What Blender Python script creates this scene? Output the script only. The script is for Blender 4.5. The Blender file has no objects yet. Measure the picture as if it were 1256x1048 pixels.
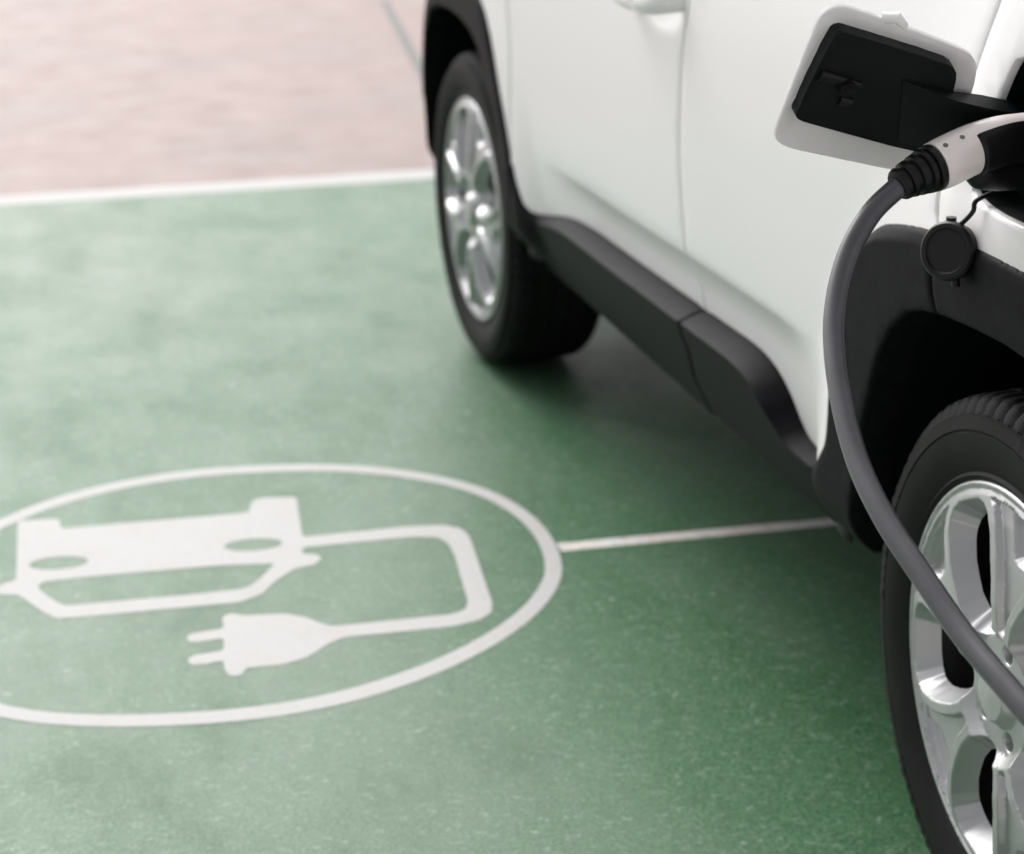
import bpy, bmesh, math, random
import numpy as np
from mathutils import Vector, Matrix
from mathutils.geometry import delaunay_2d_cdt
random.seed(4); rng = np.random.default_rng(4)
S = bpy.context.scene; COL = S.collection
# ------------------------------------------------------------------ camera
cd = bpy.data.cameras.new('camera'); cam = bpy.data.objects.new('camera', cd); COL.objects.link(cam)
R_ = Vector((0.96772035, -0.250523, -0.02748744)); U_ = Vector((0.10579168, 0.30479943, 0.94652281)); F_ = Vector((0.22874758, 0.91887732, -0.32146386))
m = Matrix((R_, U_, -F_)).transposed().to_4x4(); m.translation = Vector((-1.1001341, -2.1264656, 1.4880642)); cam.matrix_world = m
cd.sensor_width = 36; cd.lens = 36 * 2711.1 / 1256; cd.clip_end = 2000; cd.clip_start = .05
cd.dof.use_dof = True; cd.dof.focus_distance = 2.30; cd.dof.aperture_fstop = 5.0
S.camera = cam
# ------------------------------------------------------------------ light
SUN_EL, SUN_AZ = math.radians(43), math.radians(349)      # azimuth measured from +Y towards +X
w = bpy.data.worlds.new('World'); S.world = w; w.use_nodes = True
nt = w.node_tree; bg = nt.nodes['Background']
sky = nt.nodes.new('ShaderNodeTexSky'); sky.sky_type = 'NISHITA'; sky.sun_disc = False
sky.sun_elevation = SUN_EL; sky.sun_rotation = SUN_AZ; sky.air_density = 1.0; sky.dust_density = 6.0; sky.ozone_density = 1.0
hs = nt.nodes.new('ShaderNodeHueSaturation'); hs.inputs['Saturation'].default_value = .10
nt.links.new(sky.outputs[0], hs.inputs['Color']); nt.links.new(hs.outputs[0], bg.inputs['Color']); bg.inputs['Strength'].default_value = .15
sl = bpy.data.lights.new('sun', 'SUN'); sl.energy = 1.05; sl.angle = math.radians(50); sl.color = (1, .975, .95)
so = bpy.data.objects.new('sun', sl); COL.objects.link(so)
sd = Vector((math.sin(SUN_AZ) * math.cos(SUN_EL), math.cos(SUN_AZ) * math.cos(SUN_EL), math.sin(SUN_EL)))
so.rotation_euler = sd.to_track_quat('Z', 'Y').to_euler()
S.view_settings.view_transform = 'Standard'; S.view_settings.look = 'None'; S.view_settings.exposure = 0.38; S.view_settings.gamma = 1

# ------------------------------------------------------------------ materials
class NG:
    def __init__(s, name):
        s.m = bpy.data.materials.new(name); s.m.use_nodes = True; s.t = s.m.node_tree; s.b = s.t.nodes['Principled BSDF']
    def n(s, typ, **k):
        x = s.t.nodes.new(typ)
        for a, v in k.items():
            if a in x.inputs: x.inputs[a].default_value = v
            else: setattr(x, a, v)
        return x
    def l(s, a, b): s.t.links.new(a, b)
    def set(s, **k):
        for a, v in k.items(): s.b.inputs[a.replace('_', ' ')].default_value = v
        return s
    def noise(s, scale, detail=4, rough=.55, stretch=(1, 1, 1), rot=0):
        if not hasattr(s, 'tc'): s.tc = s.n('ShaderNodeTexCoord')
        mp = s.n('ShaderNodeMapping'); mp.inputs['Scale'].default_value = stretch; mp.inputs['Rotation'].default_value[2] = rot; s.l(s.tc.outputs['Object'], mp.inputs[0])
        nz = s.n('ShaderNodeTexNoise'); nz.inputs['Scale'].default_value = scale; nz.inputs['Detail'].default_value = detail; nz.inputs['Roughness'].default_value = rough
        s.l(mp.outputs[0], nz.inputs['Vector']); return nz.outputs['Fac']
    def ramp(s, fac, stops):
        r = s.n('ShaderNodeValToRGB'); e = r.color_ramp.elements
        while len(e) < len(stops): e.new(.5)
        for q, (p, c) in zip(e, stops):
            q.position = p; q.color = (c, c, c, 1) if isinstance(c, (int, float)) else (*c, 1)
        s.l(fac, r.inputs[0]); return r.outputs[0]
    def mix(s, fac, a, b, mode='MIX'):
        x = s.n('ShaderNodeMix', data_type='RGBA', blend_type=mode)
        for v, i in ((fac, 0), (a, 6), (b, 7)):
            if isinstance(v, (int, float)): x.inputs[i].default_value = v
            elif isinstance(v, tuple): x.inputs[i].default_value = (*v, 1)
            else: s.l(v, x.inputs[i])
        return x.outputs[2]
    def col(s, c): s.l(c, s.b.inputs['Base Color']); return s
    def bump(s, h, strength=.3, dist=.002):
        b = s.n('ShaderNodeBump'); b.inputs['Strength'].default_value = strength; b.inputs['Distance'].default_value = dist
        s.l(h, b.inputs['Height']); s.l(b.outputs[0], s.b.inputs['Normal']); return s

def floor_paint(name, base, dark, pale, stain, stretch, ang, rough, spec=.5):
    g = NG(name); g.set(Roughness=rough, Specular_IOR_Level=spec)
    grain = g.noise(170, 3, .75); grain2 = g.noise(78, 4, .7); big = g.noise(1.3, 5, .6, stretch, ang); blot = g.noise(5, 5, .65, stretch, ang)
    c = g.mix(g.ramp(grain, [(.40, 0), (.60, 1)]), dark, base)
    c = g.mix(g.ramp(grain2, [(.55, 0), (.74, .75)]), c, pale); mid = g.noise(30, 5, .7); c = g.mix(g.ramp(mid, [(.48, 0), (.68, .5)]), c, dark); fl = g.noise(24, 2, .5); c = g.mix(g.ramp(fl, [(.70, 0), (.76, .55)]), c, pale)
    c = g.mix(g.ramp(big, [(.46, 0), (.72, .55)]), c, stain)
    c = g.mix(g.ramp(blot, [(.54, 0), (.76, .45)]), c, dark)
    g.col(c)
    rr = g.ramp(blot, [(.3, rough - .07), (.75, rough + .10)]); g.l(rr, g.b.inputs['Roughness'])
    g.bump(g.mix(.5, grain, grain2), .35, .003); return g.m

def simple(name, c, rough=.5, metal=0., coat=0., nscale=0, nstr=.1, ndist=.001, spec=.5, var=0.):
    g = NG(name); g.set(Base_Color=(*c, 1), Roughness=rough, Metallic=metal, Coat_Weight=coat, Coat_Roughness=.04, Specular_IOR_Level=spec)
    if nscale:
        n = g.noise(nscale, 3, .6); g.bump(n, nstr, ndist)
        if var:
            n2 = g.noise(nscale * .06, 4, .6); d = tuple(x * (1 - var) for x in c); p = tuple(x * (1 + var) for x in c)
            g.col(g.mix(g.ramp(n2, [(.35, 0), (.65, 1)]), d, p))
    return g.m
GREEN = floor_paint('green_floor_paint', (.072, .176, .083), (.022, .082, .032), (.26, .35, .275), (.155, .205, .155), (1, .55, 1), .1, .47, .29)
RED = floor_paint('red_floor_paint', (.33, .232, .218), (.25, .172, .158), (.40, .31, .295), (.20, .185, .178), (1, 1, 1), .05, .55, .26)
BOUNCE_CONC = floor_paint('pale_bounce_concrete', (.50, .49, .47), (.42, .41, .39), (.56, .55, .53), (.45, .44, .42), (1, 1, 1), 0, .7, .4)  # invented pale tone for unseen ground, bounces neutral light onto car and wheels
g = NG('worn_white_paint'); g.set(Roughness=.62, Specular_IOR_Level=.3)
a1 = g.noise(9, 5, .6); a2 = g.noise(120, 3, .7)
c = g.mix(g.ramp(a1, [(.48, 0), (.72, .5)]), (.47, .465, .46), (.45, .40, .39)); a3 = g.noise(3, 6, .7); c = g.mix(g.ramp(a2, [(.52, 0), (.72, .5)]), c, (.33, .36, .335)); c = g.mix(g.ramp(a3, [(.56, 0), (.74, .35)]), c, (.38, .39, .38))
g.col(c).bump(a2, .3, .002); WHITE = g.m
g = NG('worn_thin_line_paint'); g.set(Roughness=.5)
a1 = g.noise(6, 5, .6, (1, .3, 1)); a2 = g.noise(60, 4, .7)
c = g.mix(g.ramp(a1, [(.45, 0), (.68, .75)]), (.72, .70, .68), (.66, .45, .43)); c = g.mix(g.ramp(a2, [(.5, 0), (.68, .55)]), c, (.25, .33, .27))
g.col(c).bump(a2, .3, .002); THIN = g.m
PAINT = simple('white_car_paint', (.87, .855, .86), .42, 0, .40, spec=.35); PAINT.node_tree.nodes['Principled BSDF'].inputs['Coat Roughness'].default_value = .17
CLAD = simple('black_textured_plastic', (.0060, .0060, .0075), .55, 0, 0, 900, .25, .0006, .07, .35)
LINER = simple('black_plastic', (.003, .006, .006), .5, 0, 0, 600, .15, .0005, .25)
DARK = simple('dark_underbody', (.010, .010, .010), .85)
RUBBER = simple('tyre_rubber', (.009, .009, .0092), .66, 0, 0, 260, .35, .001, .20, .25)
ALLOY = simple('silver_alloy', (.48, .48, .49), .34, .60, .08, 900, .05, .0003)
BARREL = simple('dark_wheel_barrel', (.05, .05, .05), .45, .6)
STEEL = simple('brake_steel', (.16, .155, .15), .45, .9)
CABLE = simple('grey_cable_sheath', (.068, .066, .076), .34, 0, .15, 420, .25, .0006, .5, .12)
GRIP = simple('black_grip_rubber', (.006, .006, .007), .42, 0, 0, 500, .15, .0005, .28)
SHELL = simple('offwhite_plug_shell', (.90, .82, .80), .32, 0, .3)
SCREW = simple('screw_steel', (.16, .15, .15), .4, .8)
g = NG('tinted_glass'); g.set(Base_Color=(.02, .025, .025, 1), Roughness=.03, Specular_IOR_Level=.6, Coat_Weight=.6); GLASS = g.m
LAMPR = simple('red_lens', (.30, .012, .012), .15, 0, .8)
LAMPW = simple('clear_lens', (.55, .57, .58), .1, .2, .8)

# ------------------------------------------------------------------ helpers
def link(name, me, mat, parent=None, sharp=32):
    o = bpy.data.objects.new(name, me); COL.objects.link(o); me.materials.append(mat)
    if parent is not None: o.parent = parent
    me.polygons.foreach_set('use_smooth', [True] * len(me.polygons))
    if sharp: me.set_sharp_from_angle(angle=math.radians(sharp))
    return o
def mesh(name, V, Fc, mat, parent=None, sharp=32):
    me = bpy.data.meshes.new(name); me.from_pydata([tuple(map(float, v)) for v in V], [], [tuple(int(i) for i in f) for f in Fc]); me.validate(); me.update()
    return link(name, me, mat, parent, sharp)
def empty(name, loc=(0, 0, 0)):
    o = bpy.data.objects.new(name, None); COL.objects.link(o); o.location = loc; o.empty_display_size = .2; return o
def thing(o, label, cat, group=None):
    o['label'] = label; o['category'] = cat
    if group: o['group'] = group
    return o
def join(*parts):
    V, Fc = [], []
    for v, f in parts:
        k = len(V); V += list(v); Fc += [tuple(i + k for i in q) for q in f]
    return V, Fc
def sst(t):
    t = np.clip(t, 0, 1); return t * t * (3 - 2 * t)
def chaikin(p, n=2, closed=True):
    p = np.array(p, float)
    for _ in range(n):
        q = np.roll(p, -1, 0) if closed else p[1:]; a = p if closed else p[:-1]
        r = np.empty((2 * len(a), 2)); r[0::2] = .75 * a + .25 * q; r[1::2] = .25 * a + .75 * q
        p = r if closed else np.vstack([p[:1], r, p[-1:]])
    return p
def resample(p, step, closed=True):
    p = np.array(p, float); q = np.vstack([p, p[:1]]) if closed else p
    out = []
    for a, b in zip(q[:-1], q[1:]):
        n = max(1, int(math.ceil(np.linalg.norm(b - a) / step - 1e-6)))
        for i in range(n): out.append(a + (b - a) * i / n)
    if not closed: out.append(q[-1])
    out = np.array(out); keep = [0]
    for i in range(1, len(out)):
        if np.linalg.norm(out[i] - out[keep[-1]]) > step * .3: keep.append(i)
    return out[keep]
def dist(P, poly, closed=True):
    P = np.atleast_2d(P); A = np.array(poly, float); B = np.roll(A, -1, 0)
    if not closed: A, B = A[:-1], B[:-1]
    d = np.full(len(P), 1e9)
    for a, b in zip(A, B):
        ab = b - a; L = ab @ ab
        t = np.clip(((P - a) @ ab) / max(L, 1e-12), 0, 1); d = np.minimum(d, np.hypot(*(P - a - t[:, None] * ab).T))
    return d
def inside(P, poly):
    P = np.atleast_2d(P); A = np.array(poly, float); B = np.roll(A, -1, 0); c = np.zeros(len(P), bool)
    for a, b in zip(A, B):
        if a[1] == b[1]: continue
        k = ((a[1] > P[:, 1]) != (b[1] > P[:, 1])) & (P[:, 0] < (b[0] - a[0]) * (P[:, 1] - a[1]) / (b[1] - a[1]) + a[0]); c ^= k
    return c
def area(p): x, y = np.array(p).T; return .5 * np.sum(x * np.roll(y, -1) - y * np.roll(x, -1))
def panel_geo(outer, holes, X, r=.004, depth=.015, step=.03, bstep=.01, extra=(), hole_depth=None, draft=0.):
    """A sheet over a 2-D outline with holes: its front face follows X(u,v), its edges are rounded, walls go back by depth."""
    loops = [resample(outer, bstep)] + [resample(h, bstep) for h in holes]
    loops = [l if (area(l) > 0) == (i == 0) else l[::-1] for i, l in enumerate(loops)]
    pts = list(np.vstack(loops)); edges = []; k = 0; rngs = []
    for l in loops:
        n = len(l); edges += [(k + i, k + (i + 1) % n) for i in range(n)]; rngs.append((k, n)); k += n
    cand = []
    for off in (r * .12, r * .4, r * 1.0):
        for l in loops:
            t = np.roll(l, -1, 0) - np.roll(l, 1, 0); t /= np.maximum(np.linalg.norm(t, axis=1), 1e-9)[:, None]
            q = l + off * np.c_[-t[:, 1], t[:, 0]]
            cand.append(q[dist(q, l) > off * .93])
    for e_ in extra: cand.append(np.array(e_))
    lo, hi = loops[0].min(0), loops[0].max(0)
    gx, gy = np.meshgrid(np.arange(lo[0], hi[0], step), np.arange(lo[1], hi[1], step)); gx = gx + (np.arange(gx.shape[0]) % 2)[:, None] * step / 2
    gr = np.c_[gx.ravel(), gy.ravel()]
    allc = np.vstack(cand + [gr]); ok = inside(allc, loops[0])
    for l in loops[1:]: ok &= ~inside(allc, l)
    dd = np.min([dist(allc, l) for l in loops], axis=0); ok &= dd > r * .1
    ok[-len(gr):] &= dd[-len(gr):] > max(r * 1.4, min(step, bstep) * .5)
    pts += list(allc[ok])
    vs, es, fs, *_ = delaunay_2d_cdt([Vector((float(p[0]), float(p[1]))) for p in pts], edges, [], 0, 1e-6)
    vs = np.array([tuple(v) for v in vs]); T = np.array([f for f in fs if len(f) == 3])
    cen = vs[T].mean(1); ok = inside(cen, loops[0])
    for l in loops[1:]: ok &= ~inside(cen, l)
    T = T[ok]
    db = np.min([dist(vs, l) for l in loops], axis=0)
    e = np.clip(1 - db / r, 0, 1); xs = X(vs[:, 0], vs[:, 1]) + r * (1 - np.sqrt(np.maximum(0, 1 - e * e)))
    V = [(x, u, v) for x, (u, v) in zip(xs, vs)]; Fc = []
    for a, b, c_ in T:
        u = vs[b] - vs[a]; v2 = vs[c_] - vs[a]
        Fc.append((a, c_, b) if u[0] * v2[1] - u[1] * v2[0] > 0 else (a, b, c_))
    for li, l in enumerate(loops):
        dp = depth if li == 0 or hole_depth is None else hole_depth
        i0 = [int(np.argmin(np.hypot(*(vs - p).T))) for p in l]; n = len(l); b0 = len(V)
        cc = l.mean(0); k_ = draft if li and len(l) > 20 else 0.
        V += [(V[i][0] + dp, V[i][1] + (cc[0] - V[i][1]) * k_, V[i][2] + (cc[1] - V[i][2]) * k_) for i in i0]
        for i in range(n):
            j = (i + 1) % n; Fc.append((i0[i], i0[j], b0 + j, b0 + i))
    return V, Fc
CW = 1.80
def panel(name, outer, holes, X, mat, parent, mirror=False, fr=None, **k):
    V, Fc = panel_geo(outer, holes, X, **k)
    if fr:
        o, e1, e2, nn = [np.array(q) for q in fr]; V = [o + u * e1 + v * e2 + x * nn for x, u, v in V]
    if mirror: V = [(CW - x, y, z) for x, y, z in V]; Fc = [f[::-1] for f in Fc]
    return mesh(name, V, Fc, mat, parent)
def tube(path, rad, seg=24, a0=0, a1=2 * math.pi, up=(0, 0, 1), caps=True, k=1.0):
    P = np.array(path, float); n = len(P); rad = np.broadcast_to(np.array(rad, float), (n,)) if np.ndim(rad) < 1 or len(np.shape(rad)) == 1 else rad
    T = np.gradient(P, axis=0); T /= np.linalg.norm(T, axis=1)[:, None]; V, Fc = [], []; full = abs(a1 - a0) > 6.28; ns = seg if full else seg + 1
    u = np.array(up, float)
    if abs(u @ T[0]) > .97 * np.linalg.norm(u): u = np.array([1., .3, 0])
    for i in range(n):
        u = u - T[i] * (u @ T[i]); u /= np.linalg.norm(u); s = np.cross(T[i], u)
        for j in range(ns):
            a = a0 + (a1 - a0) * j / seg; V.append(P[i] + rad[i] * (math.cos(a) * u * k + math.sin(a) * s))
    for i in range(n - 1):
        for j in range(seg):
            j2 = (j + 1) % ns; Fc.append((i * ns + j, i * ns + j2, (i + 1) * ns + j2, (i + 1) * ns + j))
    if caps and full: Fc += [tuple(range(ns))[::-1], tuple(range((n - 1) * ns, n * ns))]
    return V, Fc
def lathe(c, axis, prof, seg=40):
    c = np.array(c, float); a = np.array(axis, float); a /= np.linalg.norm(a); u = np.cross(a, (.3, .1, 1.)); u /= np.linalg.norm(u); v = np.cross(a, u); n = len(prof)
    V = [c + a * h + r * (math.cos(t) * u + math.sin(t) * v) for h, r in prof for t in np.linspace(0, 2 * math.pi, seg, endpoint=False)]
    return V, [(i * seg + j, i * seg + (j + 1) % seg, (i + 1) * seg + (j + 1) % seg, (i + 1) * seg + j) for i in range(n - 1) for j in range(seg)]
def spline(p, n):
    p = np.array(p, float); q = np.vstack([2 * p[0] - p[1], p, 2 * p[-1] - p[-2]]); out = []
    for i in range(1, len(q) - 2):
        for t in np.linspace(0, 1, n, endpoint=False):
            a, b, c_, d = q[i - 1:i + 3]; out.append(.5 * (2 * b + (c_ - a) * t + (2 * a - 5 * b + 4 * c_ - d) * t * t + (3 * b - a - 3 * c_ + d) * t ** 3))
    out.append(p[-1]); return np.array(out)
def box(x0, x1, y0, y1, z0, z1):
    V = [(x, y, z) for x in (x0, x1) for y in (y0, y1) for z in (z0, z1)]
    return V, [(0, 1, 3, 2), (4, 6, 7, 5), (0, 4, 5, 1), (2, 3, 7, 6), (0, 2, 6, 4), (1, 5, 7, 3)]
def revolve(prof, seg, c=(0, 0), mod=None, a0=0, a1=2 * math.pi):
    """profile of (x, r) turned about the x axis"""
    V, Fc = [], []; full = abs(a1 - a0) > 6.28; ns = seg if full else seg + 1; n = len(prof)
    for j in range(ns):
        a = a0 + (a1 - a0) * j / seg
        for i, (x, r) in enumerate(prof):
            if mod: x, r = mod(i, j, x, r)
            V.append((x, r * math.cos(a) + c[0], r * math.sin(a) + c[1]))
    for j in range(seg):
        j2 = (j + 1) % ns
        for i in range(n - 1): Fc.append((j * n + i, j2 * n + i, j2 * n + i + 1, j * n + i + 1))
    return V, Fc
def flat(name, outer, holes, z, mat, parent=None, step=.5, bstep=.05):
    V, Fc = panel_geo(outer, holes, lambda u, v: 0 * u, r=.0005, depth=.0, step=step, bstep=bstep)
    n = len(V); V = [(u, v, z) for x, u, v in V]
    Fc = [f[::-1] for f in Fc if len(f) == 3]
    return mesh(name, V, Fc, mat, parent, sharp=0)

# ------------------------------------------------------------------ setting
def sheet(name, pts, z, mat):
    o = mesh(name, [(x, y, z) for x, y in pts], [tuple(range(len(pts)))], mat, None, 0); o['kind'] = 'structure'; return o
ly = lambda x: 4.680 - .088 * x                       # centre of the white stop line
sheet('ground', [(-400, -400), (400, -400), (400, 400), (-400, 400)], -.010, BOUNCE_CONC)  # unseen beyond the paint; made pale as a light bounce
sheet('green_parking_bay', [(-2.3, -.28), (9, -.28), (9, ly(9)), (-2.3, ly(-2.3))], -.005, GREEN)  # trimmed just out of view so the added pale ground brightens car and rims
sheet('red_driveway', [(-4, ly(-4)), (9, ly(9)), (9, 24), (-4, 24)], -.005, RED)
sheet('white_boundary_line', [(-2.3, ly(-2.3) - .070), (6, ly(6) - .070), (6, ly(6) + .070), (-2.3, ly(-2.3) + .070)], -.0044, WHITE)
sheet('bay_divider_line', [(-.127, 1.438), (2.6, 1.240), (2.6, 1.275), (-.127, 1.476)], -.0044, THIN)
sheet('expansion_joint', [(1.02, 8.66), (.98, 8.66), (.690, 6.4), (.60, 5.7), (.57, 5.3), (.60, 5.3), (.635, 5.7), (.730, 6.4)], -.0038, simple('joint_filler', (.12, .13, .125), .7, 0, 0, 40, .3))
sy = empty('charging_symbol', (-.71, 1.51, 0)); thing(sy, 'white painted circle with electric car and plug on the green floor', 'road marking')
def mark(name, outer, holes=()):
    o = lambda p: [(x + .71, y - 1.51) for x, y in p]
    return flat(name, o(outer), [o(h) for h in holes], -.0044, WHITE, sy, .12, .02)
RO = [(-1.099, 1.934), (-1.002, 2.015), (-.855, 2.078), (-.692, 2.097), (-.482, 2.055), (-.344, 1.985), (-.22, 1.868), (-.153, 1.744), (-.12, 1.569), (-.139, 1.374), (-.194, 1.246), (-.282, 1.131), (-.404, 1.030), (-.538, .962), (-.659, .930), (-.797, .928), (-.977, .968), (-1.131, 1.045), (-1.235, 1.18), (-1.285, 1.33), (-1.305, 1.50), (-1.28, 1.68), (-1.21, 1.82)]
RO = chaikin(RO, 2); cen = RO.mean(0)
RI = [c_ for c_ in cen + (RO - cen) * (1 - (.044 - .015 * (RO[:, 0] - cen[0]) ** 2 / ((RO - cen) ** 2).sum(1)) / np.linalg.norm(RO - cen, axis=1))[:, None]]
mark('ring', RO, [RI])
ell = lambda c_, a, b, n=24: [(c_[0] + a * math.cos(t) + .0 * math.sin(t), c_[1] + b * math.sin(t) - .10 * a * math.cos(t)) for t in np.linspace(0, 2 * math.pi, n, endpoint=False)]
car_px = [(-1.067, 1.913), (-.99, 1.899), (-.991, 1.844), (-.64, 1.814), (-.626, 1.873), (-.607, 1.887), (-.54, 1.87), (-.563, 1.656), (-.358, 1.646), (-.300, 1.632), (-.274, 1.605), (-.269, 1.565), (-.273, 1.521), (-.303, 1.252), (-.314, 1.211), (-.341, 1.186), (-.389, 1.174), (-.573, 1.187), (-.60, 1.17), (-.641, 1.129), (-.683, 1.112), (-.744, 1.118), (-.752, 1.094), (-.771, 1.094), (-.777, 1.12), (-.774, 1.160), (-.806, 1.152), (-.827, 1.157), (-.831, 1.175), (-.82, 1.193), (-.769, 1.196), (-.762, 1.246), (-.805, 1.243), (-.819, 1.247), (-.822, 1.265), (-.815, 1.28), (-.756, 1.286), (-.754, 1.334), (-.737, 1.346), (-.719, 1.329), (-.651, 1.316), (-.619, 1.29), (-.6, 1.258), (-.582, 1.237), (-.377, 1.224), (-.354, 1.236), (-.342, 1.265), (-.316, 1.475), (-.313, 1.537), (-.325, 1.575), (-.37, 1.592), (-.572, 1.604), (-.576, 1.572), (-.552, 1.564), (-.547, 1.548), (-.551, 1.534), (-.566, 1.514), (-.599, 1.51), (-.644, 1.461), (-.675, 1.411), (-.715, 1.388), (-.971, 1.408), (-1.025, 1.416), (-1.043, 1.448), (-1.083, 1.543), (-1.113, 1.553), (-1.118, 1.58), (-1.11, 1.60), (-1.083, 1.612)]
ck = chaikin(resample(car_px, .03), 1)
mark('car_and_plug_icon', ck, [chaikin([(-1.051, 1.572), (-1.029, 1.595), (-.626, 1.556), (-.652, 1.506), (-.685, 1.455), (-.714, 1.442), (-.992, 1.465), (-1.012, 1.471), (-1.034, 1.52)], 1), ell((-1.005, 1.670), .053, .031), ell((-.656, 1.646), .053, .030)])

# ------------------------------------------------------------------ the car: body side surface
def Xmain(y, z):
    x = np.interp(z, [.25, .32, .40, .48, .56, .64, .72, .80, .90, 1.0, 1.08, 1.16, 1.24], [.12, .07, .035, .018, .008, .003, .000, -.002, -.003, -.001, .006, .020, .042])
    return x + .06 * np.clip((y - 2.45) / .8, 0, None) ** 2 + 2.6 * np.clip(y - 2.93, 0, None) ** 2 + .10 * np.clip((-.35 - y) / .5, 0, None) ** 2
def Xb(y, z):
    y = np.asarray(y, float); z = np.asarray(z, float)
    x = sum(Xmain(y, z + q) for q in (-.03, -.015, 0, .015, .03)) / 5
    zc = np.interp(y, [.6, 1.0, 1.3, 2.0], [.617, .612, .604, .59])
    t = np.clip((zc - z) / .07, 0, 1); s = 1 - (1 - t) ** 2.2
    x = x + .020 * s * sst((y - .53) / .24) * sst((2.08 - y) / .4)
    r = np.minimum(np.hypot(y, z - .35), np.hypot(y - 2.636, z - .35)); f = sst((.64 - r) / .13) * sst((3.02 - y) / .05)
    return x * (1 - f) - .016 * f
def Xdoor(y, z):
    cup = .016 * np.exp(-(((y - 1.235) / .085) ** 2 + ((z - .992) / .03) ** 2) ** 1.5)
    return Xb(y, z) + cup
W = [(3.00, .40), (3.005, .52), (2.99, .64), (2.95, .75), (2.885, .825), (2.78, .870), (2.6, .885), (2.47, .873), (2.398, .851), (2.343, .81), (2.298, .758), (2.249, .686), (2.194, .604), (2.143, .529), (2.116, .490), (2.085, .468), (2.044, .468), (1.923, .493), (1.832, .503), (1.714, .506), (1.55, .508), (1.364, .512), (1.126, .518), (1.0, .521), (.868, .525), (.80, .513), (.755, .488), (.725, .457), (.695, .438), (.64, .433), (.57, .438), (.525, .46), (.497, .49), (.482, .51), (.477, .567), (.475, .66), (.455, .745), (.41, .795), (.351, .833), (.299, .847), (.213, .862), (.1, .871), (-.045, .873), (-.2, .866), (-.34, .83), (-.43, .75), (-.48, .65), (-.51, .55), (-.56, .49), (-.80, .48)]
W = chaikin(W, 2, False)
Wn = []
_w = resample(W, .006, False); _t = np.gradient(_w, axis=0); _t /= np.linalg.norm(_t, axis=1)[:, None]
for _o in (.004, .008, .012, .0155, .019, .0215, .027):
    for _s in (-1, 1):
        _q = _w + _s * _o * np.c_[-_t[:, 1], _t[:, 0]]; Wn.append(_q[dist(_q, W, False) > _o * .97])
def cut(i0, i1):                                         # the part of the white/black boundary between two y values (W runs from +y to -y)
    return [tuple(p) for p in W if i1 <= p[0] <= i0]
def Xc(y, z):
    d = dist(np.c_[y, z], W, False); face = np.interp(z, [.30, .33, .40, .47, .50, .56], [.068, .055, .02, -.006, -.012, -.024])
    r = np.minimum(np.hypot(y, z - .35), np.hypot(y - 2.636, z - .35))
    face = face + sst((z - .33) / .12) * np.minimum(0, Xb(y, z) - .007 - face)
    wb = .019 - .006 * np.exp(-((y - .62) / .12) ** 2); e = np.clip(d / wb, 0, 1); t = e * .65 + sst(e) * .35
    return (Xb(y, z) - .004) * (1 - t) + face * t
inR = [(.40, .375), (.39, .43), (.372, .52), (.351, .578), (.334, .624), (.308, .681), (.273, .723), (.23, .754), (.187, .767), (.136, .775), (.055, .781), (-.022, .784), (-.10, .780), (-.20, .755), (-.29, .70), (-.355, .62), (-.395, .52), (-.415, .42), (-.42, .31)]
inF = [(2.205, .31), (2.212, .42), (2.232, .52), (2.27, .61), (2.33, .69), (2.403, .750), (2.47, .777), (2.575, .794), (2.68, .797), (2.78, .791), (2.86, .772), (2.92, .715), (2.955, .62), (2.972, .50), (2.975, .35)]
car = empty('parked_car', (CW / 2, 1.3, -.005)); thing(car, 'white compact SUV with black lower cladding, charging flap open and cable plugged in', 'car')
car_inv = Matrix.Translation(-car.location)
def fix(o): o.matrix_parent_inverse = car_inv; return o
gapR = [(.06, 1.25), (.095, 1.16), (.108, 1.12), (.129, 1.064), (.165, .98), (.188, .92), (.186, .885), (.168, .865), (.165, .80)]
seamM = [(1.095, 1.25), (1.088, 1.08), (1.100, 1.0), (1.116, .965), (1.134, .87), (1.146, .764), (1.140, .69), (1.132, .61), (1.118, .53), (1.118, .42)]
seamF = [(2.30, 1.25), (2.26, 1.0), (2.222, .873), (2.19, .72), (2.172, .61), (2.166, .452)]
G = .0028
sh = lambda p, d: [(y + d, z) for y, z in p]
k_of = lambda p, s: [(y * 1.0, z) for y, z in p]
wellF = [(2.636 + (y - 2.636) * 1.035, .35 + (z - .35) * 1.035) for y, z in inF]; wellR = [(y * 1.05, .35 + (z - .35) * 1.05) for y, z in inR]
pocket = chaikin([(.030, 1.092), (.052, 1.066), (.105, .950), (.098, .916), (-.10, .917), (-.13, .925), (-.175, 1.04), (-.178, 1.075), (-.160, 1.092)], 2)
front_door_poly = sh(seamF, -G) + sh(seamM, G)[::-1]
rear_low = [(.30, .80), (.37, .74), (.41, .66), (.43, .56), (.46, .44)]
rear_door_poly = sh(seamM, -G) + rear_low[::-1] + sh(gapR, G)[::-1]
fender_poly = [(3.2, 1.02), (2.9, 1.08), (2.295, 1.14)] + sh([(y, z) for y, z in seamF if z < 1.1], G) + [(2.19, .57)] + [p for p in wellF if p[1] > .57] + [(3.06, .48), (3.25, .48)]
quarter_poly = sh(gapR, -G) + [(.13, .80), (.05, .815)] + [p for p in wellR if p[0] < .03 and p[1] > .47] + [(-.50, .46), (-.80, .46), (-.82, 1.25)]
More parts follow.
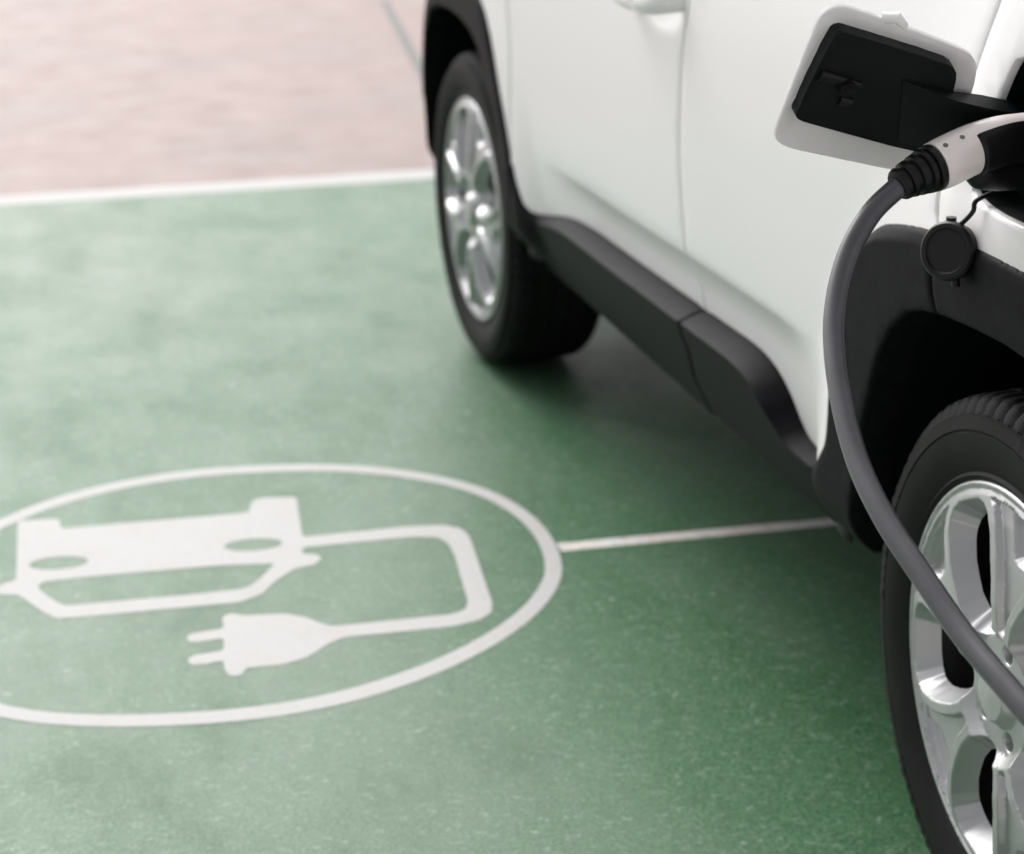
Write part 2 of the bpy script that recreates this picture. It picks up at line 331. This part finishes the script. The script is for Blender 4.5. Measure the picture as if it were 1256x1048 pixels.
def side(mirror):
    P = []
    kw = dict(r=.0028, depth=.020, step=.035, bstep=.012)
    ey = np.arange(.5, 2.2, .012)
    crease = [np.c_[ey, np.interp(ey, [.6, 1.0, 1.3, 2.0], [.617, .612, .604, .59]) - q] for q in (-.004, .004, .012, .020, .030, .042, .055, .070)]
    hz = np.array([(y, z) for y in np.arange(1.12, 1.36, .009) for z in np.arange(.94, 1.05, .009)])
    fd = panel('front_door', front_door_poly, [], Xdoor, PAINT, car, mirror, extra=crease + [hz], **kw)
    tips = np.array([(y, z) for y in np.arange(.46, .80, .010) for z in np.arange(.42, .66, .010)])
    rd = panel('rear_door', rear_door_poly, [], Xb, PAINT, car, mirror, extra=crease + [tips], **kw)
    fe = panel('fender', fender_poly, [], Xb, PAINT, car, mirror, **kw)
    holes = [] if mirror else [pocket]
    kq = dict(kw); kq['r'] = .006
    qp = panel('quarter_panel', quarter_poly, holes, Xb, PAINT, car, mirror, hole_depth=.012, **kq)
    # black cladding: arch of the fender, the sill in two pieces under the doors, the arch of the quarter panel
    kc = dict(r=.006, depth=.05, step=.016, bstep=.008)
    sy_ = 2.165; cs = [(1.118, .515), (1.120, .485), (1.100, .462), (1.135, .40), (1.152, .33)]
    c1 = panel('arch_cladding', [p for p in cut(3.1, sy_)] + [(sy_, .318)] + inF + [(3.0, .35)], [], Xc, CLAD, fe, mirror, extra=Wn, **kc)
    c2 = panel('sill_cladding', cut(sy_ - .002, 1.122) + sh(cs, .003) + [(1.155, .322), (sy_ - .002, .318)], [], Xc, CLAD, fd, mirror, extra=Wn, **kc)
    as_ = [(.172, .852), (.168, .823), (.163, .795), (.148, .772)]
    c3 = panel('sill_cladding', cut(1.114, .177) + sh(as_, .0025) + [p for p in inR if p[0] > .17][::-1] + [(.46, .345), (.56, .325)] + sh(cs, -.003)[::-1], [], Xc, CLAD, rd, mirror, extra=Wn + [tips[::2]], **kc)
    c4 = panel('arch_cladding', cut(.168, -.81) + [(-.80, .34), (-.5, .31)] + [p for p in inR if p[0] < .145][::-1] + sh(as_, -.0025)[::-1], [], Xc, CLAD, qp, mirror, extra=Wn, **kc)
    # dark inner skin seen through the shut lines
    up = lambda y, z: Xb(y, z) + .030
    inner = panel('inner_skin', [(3.1, 1.0), (2.2, 1.15), (-.75, 1.15), (-.75, .45), (-.47, .45)] + [p for p in wellR if p[1] > .45][::-1] + [(.47, .45), (.47, .36), (2.17, .36), (2.17, .45)] + [p for p in wellF if p[1] > .45] + [(3.03, .45), (3.1, .45)], [] if mirror else [pocket], up, DARK, car, mirror, r=.002, depth=.002, step=.08, bstep=.03)
    # wheel wells
    parts = []
    for pl in (inF, inR):
        cy = 2.636 if pl is inF else 0
        q = [((y - cy) * 1.015 + cy, (z - .35) * 1.015 + .35) for y, z in resample(pl, .04, False)]; q = [p for p in q if p[1] > (.43 if cy == 0 and p[0] > 0 else .2)] + [(q[-1][0], .29)]; n = len(q)
        V = [(x, y, z) for x in (.005, .12, .34) for y, z in q]; Fc = [(i + a * n, i + 1 + a * n, i + 1 + (a + 1) * n, i + (a + 1) * n) for a in (0, 1) for i in range(n - 1)] + [tuple(range(2 * n, 3 * n))]
        if mirror: V = [(CW - x, y, z) for x, y, z in V]
        parts.append(fix(mesh('wheel_well_liner', V, Fc, LINER, car, 60)))
    # side glass, belt trim and roof side rail
    gx = lambda y, z: .040 + np.clip(z - 1.24, -.05, 1) * .42 + .0 * y
    gl = panel('side_window', [(2.22, 1.265), (1.55, 1.56), (.1, 1.575), (-.42, 1.40), (-.36, 1.265)], [], gx, GLASS, car, mirror, r=.004, depth=.006, step=.1, bstep=.05)
    px_ = lambda y, z: gx(y, z) - .008
    rl = panel('window_frame', [(2.52, 1.235), (2.40, 1.24), (1.70, 1.62), (.0, 1.645), (-.52, 1.60), (-.80, 1.30), (-.80, 1.235)], [chaikin([(2.20, 1.27), (1.54, 1.555), (.1, 1.570), (-.41, 1.40), (-.35, 1.27)], 1)], px_, PAINT, car, mirror, r=.005, depth=.02, step=.1, bstep=.04)
    for o in (fd, rd, fe, qp, inner, gl, rl): fix(o)
    for o in (c1, c2, c3, c4): o.matrix_parent_inverse = Matrix.Identity(4)
    hp = np.array([(.010, 1.075, 1.016), (-.022, 1.082, 1.014), (-.036, 1.105, 1.010), (-.040, 1.15, 1.006), (-.041, 1.22, 1.003), (-.036, 1.28, 1.003), (-.022, 1.315, 1.004), (.008, 1.325, 1.005)])
    hp[:, 1] += .058; hp[:, 2] -= .006
    hs_ = spline(hp, 9); kk = int(np.argmin(abs(hs_[:, 1] - 1.215)))
    V, Fc = join(tube(hs_[:kk], .0140, 16, k=1.35), tube(hs_[kk + 3:], .0132, 16, k=1.35))
    if mirror: V = [(CW - x, y, z) for x, y, z in V]
    h = mesh('door_handle', V, Fc, PAINT, fd)
    return qp
qpanel = side(False); side(True)
# ---- rest of the body: bonnet, roof, glass, bumpers, floor
def loft(name, secs, mat, sharp=32):
    n = len(secs[0]); V = [p for s in secs for p in s]
    Fc = [(i * n + j, i * n + j + 1, (i + 1) * n + j + 1, (i + 1) * n + j) for i in range(len(secs) - 1) for j in range(n - 1)]
    return fix(mesh(name, V, Fc, mat, car, sharp))
ts = np.linspace(0, 1, 15); crown = lambda t: 4 * t * (1 - t)
def cross(y, inset, z, cr, yb=0): return [(inset + (CW - 2 * inset) * t, y + yb * crown(t), z + cr * crown(t)) for t in ts]
loft('bonnet', [cross(y, i, z, c_, b) for y, i, z, c_, b in ((2.50, .035, 1.13, .04, .10), (2.9, .045, 1.075, .05, .08), (3.2, .08, 1.01, .05, .10), (3.34, .14, .95, .04, .14), (3.40, .20, .88, .02, .15))], PAINT)
loft('windscreen', [cross(2.50, .05, 1.14, .03, .12), cross(2.1, .12, 1.38, .03, .10), cross(1.70, .20, 1.60, .02, .06)], GLASS)
loft('roof', [cross(1.72, .19, 1.605, .03, .06), cross(1.2, .17, 1.64, .035), cross(.4, .17, 1.645, .035), cross(-.3, .17, 1.63, .03), cross(-.62, .19, 1.60, .02, -.05)], PAINT)
loft('rear_window', [cross(-.60, .20, 1.595, .02, -.05), cross(-.80, .10, 1.25, .01, -.06)], GLASS)
loft('tailgate', [cross(-.80, .055, 1.25, .01, -.06), cross(-.815, .035, 1.12, 0, -.08), cross(-.815, .028, .95, 0, -.09), cross(-.815, .028, .70, 0, -.09)], PAINT)
def plan(y0, s, z, g): return [(x, y0 + s * d, z) for x, d in ((.02 + g, -.32), (.035 + g, -.16), (.07 + g, -.06), (.14 + g, -.02), (.28, .02), (.6, .05), (.9, .06), (1.2, .05), (1.52, .02), (1.66 - g, -.02), (1.73 - g, -.06), (1.765 - g, -.16), (1.78 - g, -.32))]
fb = loft('front_bumper', [plan(3.38, 1, .93, .05), plan(3.42, 1, .80, .03), plan(3.42, 1, .56, .03)], PAINT)
lb = mesh('bumper_cladding', [p for s in (plan(3.43, 1, .56, .025), plan(3.45, 1, .45, .02), plan(3.40, 1, .27, .05)) for p in s], [(i * 13 + j, i * 13 + j + 1, i * 13 + j + 14, i * 13 + j + 13) for i in (0, 1) for j in range(12)], CLAD, fb)
mesh('grille', *join(*[box(.42, 1.38, 3.475, 3.50, .70 + .03 * i, .715 + .03 * i) for i in range(5)]), LINER, fb)
for s in (0, 1):
    mesh('headlight', *tube([(.16 + s * 1.48, 3.33, .86), (.30 + s * 1.2, 3.45, .85), (.42 + s * .96, 3.475, .84)], [.03, .05, .035], 14, k=.8), LAMPW, fb)
rb = loft('rear_bumper', [plan(-.86, -1, .78, .03), plan(-.90, -1, .68, .02), plan(-.90, -1, .52, .03)], PAINT)
mesh('bumper_cladding', [p for s in (plan(-.91, -1, .52, .025), plan(-.92, -1, .42, .02), plan(-.86, -1, .28, .05)) for p in s], [(i * 13 + j, i * 13 + j + 1, i * 13 + j + 14, i * 13 + j + 13) for i in (0, 1) for j in range(12)], CLAD, rb)
for s in (0, 1):
    fix(mesh('tail_light', *tube([(.045 + s * 1.71, -.66, 1.03), (.065 + s * 1.67, -.80, 1.03), (.26 + s * 1.28, -.842, 1.02)], [.030, .052, .034], 14, k=.8), LAMPR, car))
fix(mesh('underbody', *join(box(.36, CW - .36, -.80, 3.25, .24, .44), box(.16, CW - .16, .62, 2.05, .30, .44), box(.36, CW - .36, -.80, 2.5, .44, 1.10), box(.36, CW - .36, 2.5, 3.2, .44, .95)), DARK, car))

# ---- wheels
R0 = .354
def opening_pts():
    hw = [(.071, 0), (.072, .017), (.089, .038), (.150, .0555), (.204, .0575), (.2285, .036), (.2295, 0)]
    return hw + [(u, -w_) for u, w_ in hw[-2:0:-1]]
def pocket_pts():
    hw = [(.180, 0), (.183, .015), (.202, .026), (.223, .044), (.228, .042), (.2305, .026), (.2315, 0)]
    return hw + [(u, -w_) for u, w_ in hw[-2:0:-1]]
def rotp(p, a): c_, s = math.cos(a), math.sin(a); return np.array([(u * c_ - v * s, u * s + v * c_) for u, v in p])
OPEN = [rotp(chaikin(opening_pts(), 1), math.radians(72 * i)) for i in range(5)]
POCK = [rotp(chaikin(pocket_pts(), 1), math.radians(36 + 72 * i)) for i in range(5)]
LUGS = [np.array([(.056 * math.cos(a) + .011 * math.cos(t), .056 * math.sin(a) + .011 * math.sin(t)) for t in np.linspace(0, 2 * math.pi, 14, endpoint=False)]) for a in [math.radians(36 + 72 * i) for i in range(5)]]
def Xrim(u, v):
    P = np.c_[u, v]; r = np.hypot(u, v)
    x = np.interp(r, [0, .030, .034, .040, .070, .085, .12, .17, .21, .236, .243, .248, .252], [-.012, -.010, -.004, .004, .004, -.010, -.013, -.011, -.006, .000, .004, .001, .003])
    do = np.min([dist(P, o) for o in OPEN], axis=0)
    x = x + .0095 * sst((do - .014) / .006) * sst((.2365 - r) / .005) * sst((r - .085) / .012)
    for p in POCK: sd = np.where(inside(P, p), 1, -1) * dist(P, p); x = x + .012 * sst((sd + .002) / .010)
    return x
circ = lambda r, n: [(r * math.cos(t), r * math.sin(t)) for t in np.linspace(0, 2 * math.pi, n, endpoint=False)]
extra = []
for o in OPEN:
    for f_ in (.008, .0135, .0155, .0175, .0205):
        l = resample(o, .004); l = l if area(l) > 0 else l[::-1]; t = np.roll(l, -1, 0) - np.roll(l, 1, 0); t /= np.linalg.norm(t, axis=1)[:, None]
        q = l + f_ * np.c_[t[:, 1], -t[:, 0]]; extra.append(q[dist(q, l) > f_ * .97])
for p in POCK:
    extra.append(resample(p, .004)); l = resample(p, .004); c_ = l.mean(0); extra += [c_ + (l - c_) * .86, c_ + (l - c_) * .72]
for r in (.030, .034, .040, .2365, .239, .2415, .244, .2465, .2485, .250): extra.append(np.array(circ(r, 280)))
_gx, _gy = np.meshgrid(np.arange(-.24, .24, .0029), np.arange(-.24, .24, .0029)); _g = np.c_[_gx.ravel() + .0014 * (np.arange(_gx.size) // _gx.shape[1] % 2), _gy.ravel()]; _r = np.hypot(*_g.T)
extra.append(_g[(_r > .085) & (_r < .236)])
rim_geo = panel_geo(circ(.2525, 220), OPEN + LUGS, Xrim, r=.0032, depth=.02, step=.005, bstep=.004, extra=extra, hole_depth=.026, draft=.24)
def tread(i, j, x, r):
    if i in SHO and j % 4 == 0: r -= .006; 
    if i in (11, 12) and (j * 7919) % 23 < 10 and (j // 30) % 3 == 0: x -= .0014
    if i in MID and (j + (i * 3) % 5) % 6 == 0: r -= .005
    return x, r
TP = [(.030, .236), (.010, .246), (.003, .2535), (.0005, .258), (.0035, .262), (.0010, .268), (-.0035, .280), (-.0068, .296), (-.0072, .309), (-.0050, .3095), (-.0050, .312), (-.0068, .3125), (-.0045, .327), (-.0015, .3275), (-.0012, .330), (.001, .3308), (.006, .3420), (.013, .3490), (.026, .3520), (.048, .3525), (.0485, .345), (.057, .345), (.0575, .3530), (.088, R0), (.0885, .346), (.097, .346), (.0975, R0), (.130, R0), (.1305, .346), (.139, .346), (.1395, R0), (.170, .3530), (.1705, .345), (.179, .345), (.1795, .3525), (.195, .3510), (.205, .3465), (.215, .336), (.225, .30), (.222, .26), (.20, .236)]
SHO = {15, 16, 17, 18, 19, 34, 35, 36}; MID = {22, 23, 26, 27, 30, 31}
tyre_geo = revolve(TP, 336, mod=tread)
barrel_geo = revolve([(.012, .2495), (.03, .235), (.06, .226), (.12, .222), (.20, .232)], 96)
disc_geo = join(revolve([(.075, .0), (.075, .155), (.083, .158), (.095, .155), (.095, 0)], 72), revolve([(.05, .0), (.05, .07), (.075, .075)], 48))
cal = join(box(.055, .115, .09, .17, -.07, .07))
wheel = None
def Frim(u, v):
    P = np.c_[u, v]; db = np.min([dist(P, o) for o in RIM_LOOPS], axis=0); e = np.clip(1 - db / .0032, 0, 1)
    return Xrim(u, v) + .0032 * (1 - np.sqrt(np.maximum(0, 1 - e * e))), db
RIM_LOOPS = [resample(circ(.2525, 220), .004)] + [resample(h, .004) for h in OPEN + LUGS]
_V = np.array(rim_geo[0]); _h = .0007
_gu = (Frim(_V[:, 1] + _h, _V[:, 2])[0] - Frim(_V[:, 1] - _h, _V[:, 2])[0]) / (2 * _h); _gv = (Frim(_V[:, 1], _V[:, 2] + _h)[0] - Frim(_V[:, 1], _V[:, 2] - _h)[0]) / (2 * _h)
RIM_DB = Frim(_V[:, 1], _V[:, 2])[1]
def make_wheel(ang):
    w_ = mesh('wheel', *barrel_geo, BARREL, None, 40)
    ty = mesh('tyre', *tyre_geo, RUBBER, w_, 35)
    V, Fc = rim_geo; a = ang; c_, s = math.cos(a), math.sin(a)
    rm = mesh('rim', [(x, -(u * c_ - v * s), u * s + v * c_) for x, u, v in V], [f[::-1] for f in Fc], ALLOY, w_, 28)
    nv = len(V); gu, gv = _gu * c_ - _gv * s, _gu * s + _gv * c_
    N = np.c_[-np.ones(nv), -gu, gv]; N /= np.linalg.norm(N, axis=1)[:, None]; N[RIM_DB < .0009] = 0
    ln = []
    for p in rm.data.polygons:
        ln += [tuple(N[k]) if p.loop_total == 3 else (0, 0, 0) for k in p.vertices]
    rm.data.normals_split_custom_set(ln)
    bd = mesh('brake_disc', *disc_geo, STEEL, w_, 30); mesh('brake_caliper', *cal, BARREL, w_, 30)
    return w_
wheel = make_wheel(math.radians(114.3))
wheel.parent = car; wheel.matrix_parent_inverse = car_inv; wheel.location = (.002, 0, .35)
kids = list(wheel.children)
def dup_wheel(loc, rz, rx):
    d = wheel.copy(); COL.objects.link(d); d.parent = car; d.matrix_parent_inverse = car_inv; d.location = loc; d.rotation_euler = (rx, 0, rz)
    for k in kids:
        q = k.copy(); COL.objects.link(q); q.parent = d
dup_wheel((.006, 2.636, .35), math.radians(1.3), math.radians(14))
dup_wheel((CW - .002, 0, .35), math.pi, .3); dup_wheel((CW - .006, 2.636, .35), math.pi + math.radians(1.3), .9)

# ---- charge port, flap
xp = lambda y, z: Xb(y, z) + .050
V1 = panel_geo(pocket, [], xp, r=.002, depth=.004, step=.03, bstep=.01)
pk = resample(pocket, .01); n = len(pk); c_ = pk.mean(0); pin = c_ + (pk - c_) * .985; xo = Xb(pin[:, 0], pin[:, 1])
Vw = [(x + .009, *p) for x, p in zip(xo, pin)] + [(x + .051, *p) for x, p in zip(xo, pin)]
cp = fix(mesh('charge_port', *join(V1, (Vw, [(i, (i + 1) % n, n + (i + 1) % n, n + i) for i in range(n)])), LINER, car, 40))
mesh('port_socket', *join(revolve([(.052, .050), (.030, .046), (.012, .040), (.010, .034), (.040, .031), (.040, .0)], 40, c=(-.012, 1.006))), LINER, cp)
n_ = np.array([.0009, .88271, .46991]); e2_ = np.array([0, -.46991, .88271]); e1_ = np.array([-1, .0008, .0004]); Q = np.array([-.015, .0479, 1.0357])
FO = chaikin([(.2454, -.016), (.2436, .0036), (.2269, .1195), (.2213, .1352), (.2095, .1423), (.1913, .1400), (.0506, .0766), (.0351, .0637), (.0269, .047), (.0254, .0055), (.0242, -.0735), (.0329, -.097), (.0629, -.094), (.192, -.0512), (.2272, -.0388), (.2412, -.0285)], 2)
FL = chaikin([(.2314, .014), (.2318, .020), (.2285, .0275), (.2300, .030), (.2106, .1148), (.2030, .1204), (.1931, .1175), (.0750, .0705), (.0590, .0590), (.0549, .0400), (.0529, -.0552), (.083, -.0499), (.2064, -.0014), (.2264, .007)], 1)
fc = FO.mean(0)
def Xfo(u, v):                                       # slightly dished skin of the flap: rim rolls toward the viewer
    d = dist(np.c_[u, v], FO); return .004 * sst(d / .016)
frame = (Q, e1_, e2_, n_)
flap = fix(panel('charging_flap', FO, [], Xfo, PAINT, car, fr=frame, r=.0022, depth=.005, step=.012, bstep=.008))
Q2 = Q - n_ * .012
lin = panel('flap_liner', FL, [], lambda u, v: .0025 * sst(dist(np.c_[u, v], FL) / .006), LINER, flap, fr=(Q2, e1_, e2_, n_), r=.0025, depth=.017, step=.012, bstep=.006)
# latch on the liner, stop bump on the skin
def onflap(u, v, h): return Q + e1_ * u + e2_ * v - n_ * h
lat = join(tube([onflap(.215, .066, .010), onflap(.165, .047, .010)], [.007, .004], 12), tube([onflap(.1835, .0495, .008), onflap(.1835, .0495, .020)], [.0095, .0085], 20), tube([onflap(.1835, .0495, .0195), onflap(.1835, .0495, .0215)], [.005, .0045], 16), tube([onflap(.185, .030, .009), onflap(.172, .026, .011)], .006, 12))
mesh('flap_latch', *lat, GRIP, flap)
mesh('rubber_stop', *tube([onflap(.0725, .018, .008), onflap(.0725, .018, .016)], [.008, .006], 16), LINER, flap)
mesh('flap_nub', *tube([onflap(.150, .121, -.006), onflap(.140, .1265, .003), onflap(.128, .115, .003)], [.006, .0065, .004], 12), PAINT, flap)
def bar(secs):
    V = [p for s in secs for p in s]; Fc = [(i * 4 + j, i * 4 + (j + 1) % 4, i * 4 + 4 + (j + 1) % 4, i * 4 + 4 + j) for i in range(len(secs) - 1) for j in range(4)]
    return V, Fc + [(0, 1, 2, 3), tuple(range(len(V) - 4, len(V)))[::-1]]
A = lambda u, v, h: onflap(u, v, h)
mesh('hinge_arm', *bar([[A(.118, .0500, .006), A(.118, .0500, .0105), A(.104, -.034, .0105), A(.104, -.034, .006)],
    [A(.055, .0285, .008), A(.055, .0285, .026), A(.046, -.045, .028), A(.046, -.045, .013)],
    [A(.015, .0140, .000), A(.015, .0140, .024), A(.010, -.035, .026), A(.010, -.035, .000)],
    [A(-.02, .000, -.005), A(-.02, .000, .018), A(-.02, -.036, .018), A(-.02, -.036, -.005)],
    [A(-.06, -.012, -.01), A(-.06, -.012, .010), A(-.06, -.040, .010), A(-.06, -.040, -.01)]]), LINER, flap)
for o in (lin,): pass
# dust cap hanging from the port on a tether
ca = np.array([-.80, -.56, .20]); ca /= np.linalg.norm(ca); c0 = np.array([-.034, .090, .864])
mesh('dust_cap', *join(lathe(c0, ca, [(-.012, .0005), (-.016, .026), (-.012, .030), (.006, .034), (.011, .0335), (.014, .031), (.0143, .026), (.012, .024), (.012, .0005)]),
    tube([c0 + np.array([0, .004, .029]), c0 + np.array([0, .004, .038])], .006, 12), tube([c0 + np.array([.0, -.012, -.029]), c0 + np.array([0, -.014, -.038])], .005, 12), tube([c0 + np.array([.0, .022, -.020]), c0 + np.array([0, .028, -.030])], .005, 12),
    tube(spline([(.012, .070, .935), (-.016, .069, .925), (-.020, .069, .913), (-.024, .079, .901), (-.030, .086, .892)], 6), .0028, 10)), GRIP, cp)

# ------------------------------------------------------------------ charging plug and cable
pg = empty('charging_cable', (-.139, -.034, .983)); thing(pg, 'thick grey charging cable with white and black plug hanging from the open charge port', 'charging cable')
pinv = Matrix.Translation(-pg.location)
def pfix(o): o.matrix_parent_inverse = pinv; return o
ax = spline([(-.149, -.0355, .980), (-.139, -.034, .984), (-.110, -.028, .991), (-.069, -.018, 1.002), (-.032, -.009, 1.008), (.002, 0, 1.008), (.038, .009, 1.007)], 8)
L = np.r_[0, np.cumsum(np.linalg.norm(np.diff(ax, axis=0), axis=1))]
sel = L > .035
rad = np.interp(L, [.02, .03, .05, .09, .14, .2], [.0240, .0243, .0258, .0255, .0240, .0235])
body = pfix(mesh('plug_body', *tube(ax[sel], rad[sel], 40, k=1.06), SHELL, pg, 40))
# black grip wrapped round the sides and the underside; its front edge is a slanted curve
s2 = L > .078
gax = ax[s2]; gr = np.interp(L[s2], [.078, .084, .2], [.020, .0278, .0262])
mesh('grip', *tube(gax, gr, 40, math.radians(42), math.radians(360 - 42), k=1.06), GRIP, body, 50).matrix_parent_inverse = Matrix.Identity(4)
# lower housing under the grip
mesh('lower_housing', *tube(spline([(-.075, -.012, .985), (-.045, -.004, .972), (.0, .006, .968), (.05, .015, .972)], 5), np.interp(np.arange(16), [0, 4, 15], [.004, .017, .021]), 24), GRIP, body, 50)
def onbody(i, a, h):
    t = (ax[i + 1] - ax[i - 1]); t /= np.linalg.norm(t); u = np.array([0, 0, 1.]); u -= t * (u @ t); u /= np.linalg.norm(u); s = np.cross(t, u); d = math.cos(a) * u + math.sin(a) * s
    return ax[i] + d * (np.interp(L[i], L, rad) + h)
vd = np.array([-1.1, -2.126, 1.488])
for frac in (.047, .071):
    i = int(np.argmin(abs(L - frac))); best = min(np.linspace(0, 2 * math.pi, 180), key=lambda a: np.linalg.norm(onbody(i, a, 0) - vd))
    a = best + (.62 if onbody(i, best + .5, 0)[2] > onbody(i, best - .5, 0)[2] else -.62)
    mesh('screw', *tube([onbody(i, a, -.004), onbody(i, a, .0016)], [.0032, .0028], 14), SCREW, body)
# ribbed strain relief
bx = spline([(-.1145, -.029, .990), (-.125, -.031, .987), (-.139, -.034, .983), (-.150, -.0352, .979), (-.160, -.0375, .974)], 12); LB = np.r_[0, np.cumsum(np.linalg.norm(np.diff(bx, axis=0), axis=1))]
rb_ = np.interp(LB, [0, .005, .046, .050], [.0244, .0248, .0168, .0132]); ph = (LB / .0102) % 1
rb_ = np.where((LB > .008) & (LB < .045) & (ph > .62), rb_ - .0036, rb_)
boot = pfix(mesh('strain_relief', *tube(bx, rb_, 40, k=1.04), GRIP, pg, 45))
cpath = spline([(-.150, -.0352, .979), (-.162, -.038, .972), (-.193, -.044, .948), (-.225, -.061, .907), (-.252, -.098, .858), (-.270, -.155, .807), (-.280, -.226, .754), (-.279, -.294, .715), (-.270, -.363, .681), (-.260, -.431, .649), (-.250, -.495, .627), (-.236, -.562, .603), (-.204, -.636, .568), (-.15, -.74, .50), (-.09, -.90, .34), (-.04, -1.05, .16), (.03, -1.22, .035), (.18, -1.5, .0085), (.5, -1.9, .0085), (1.1, -2.3, .0085), (2.0, -2.6, .0085)], 14)
pfix(mesh('cable', *tube(cpath, .0116, 28), CABLE, pg, 0))
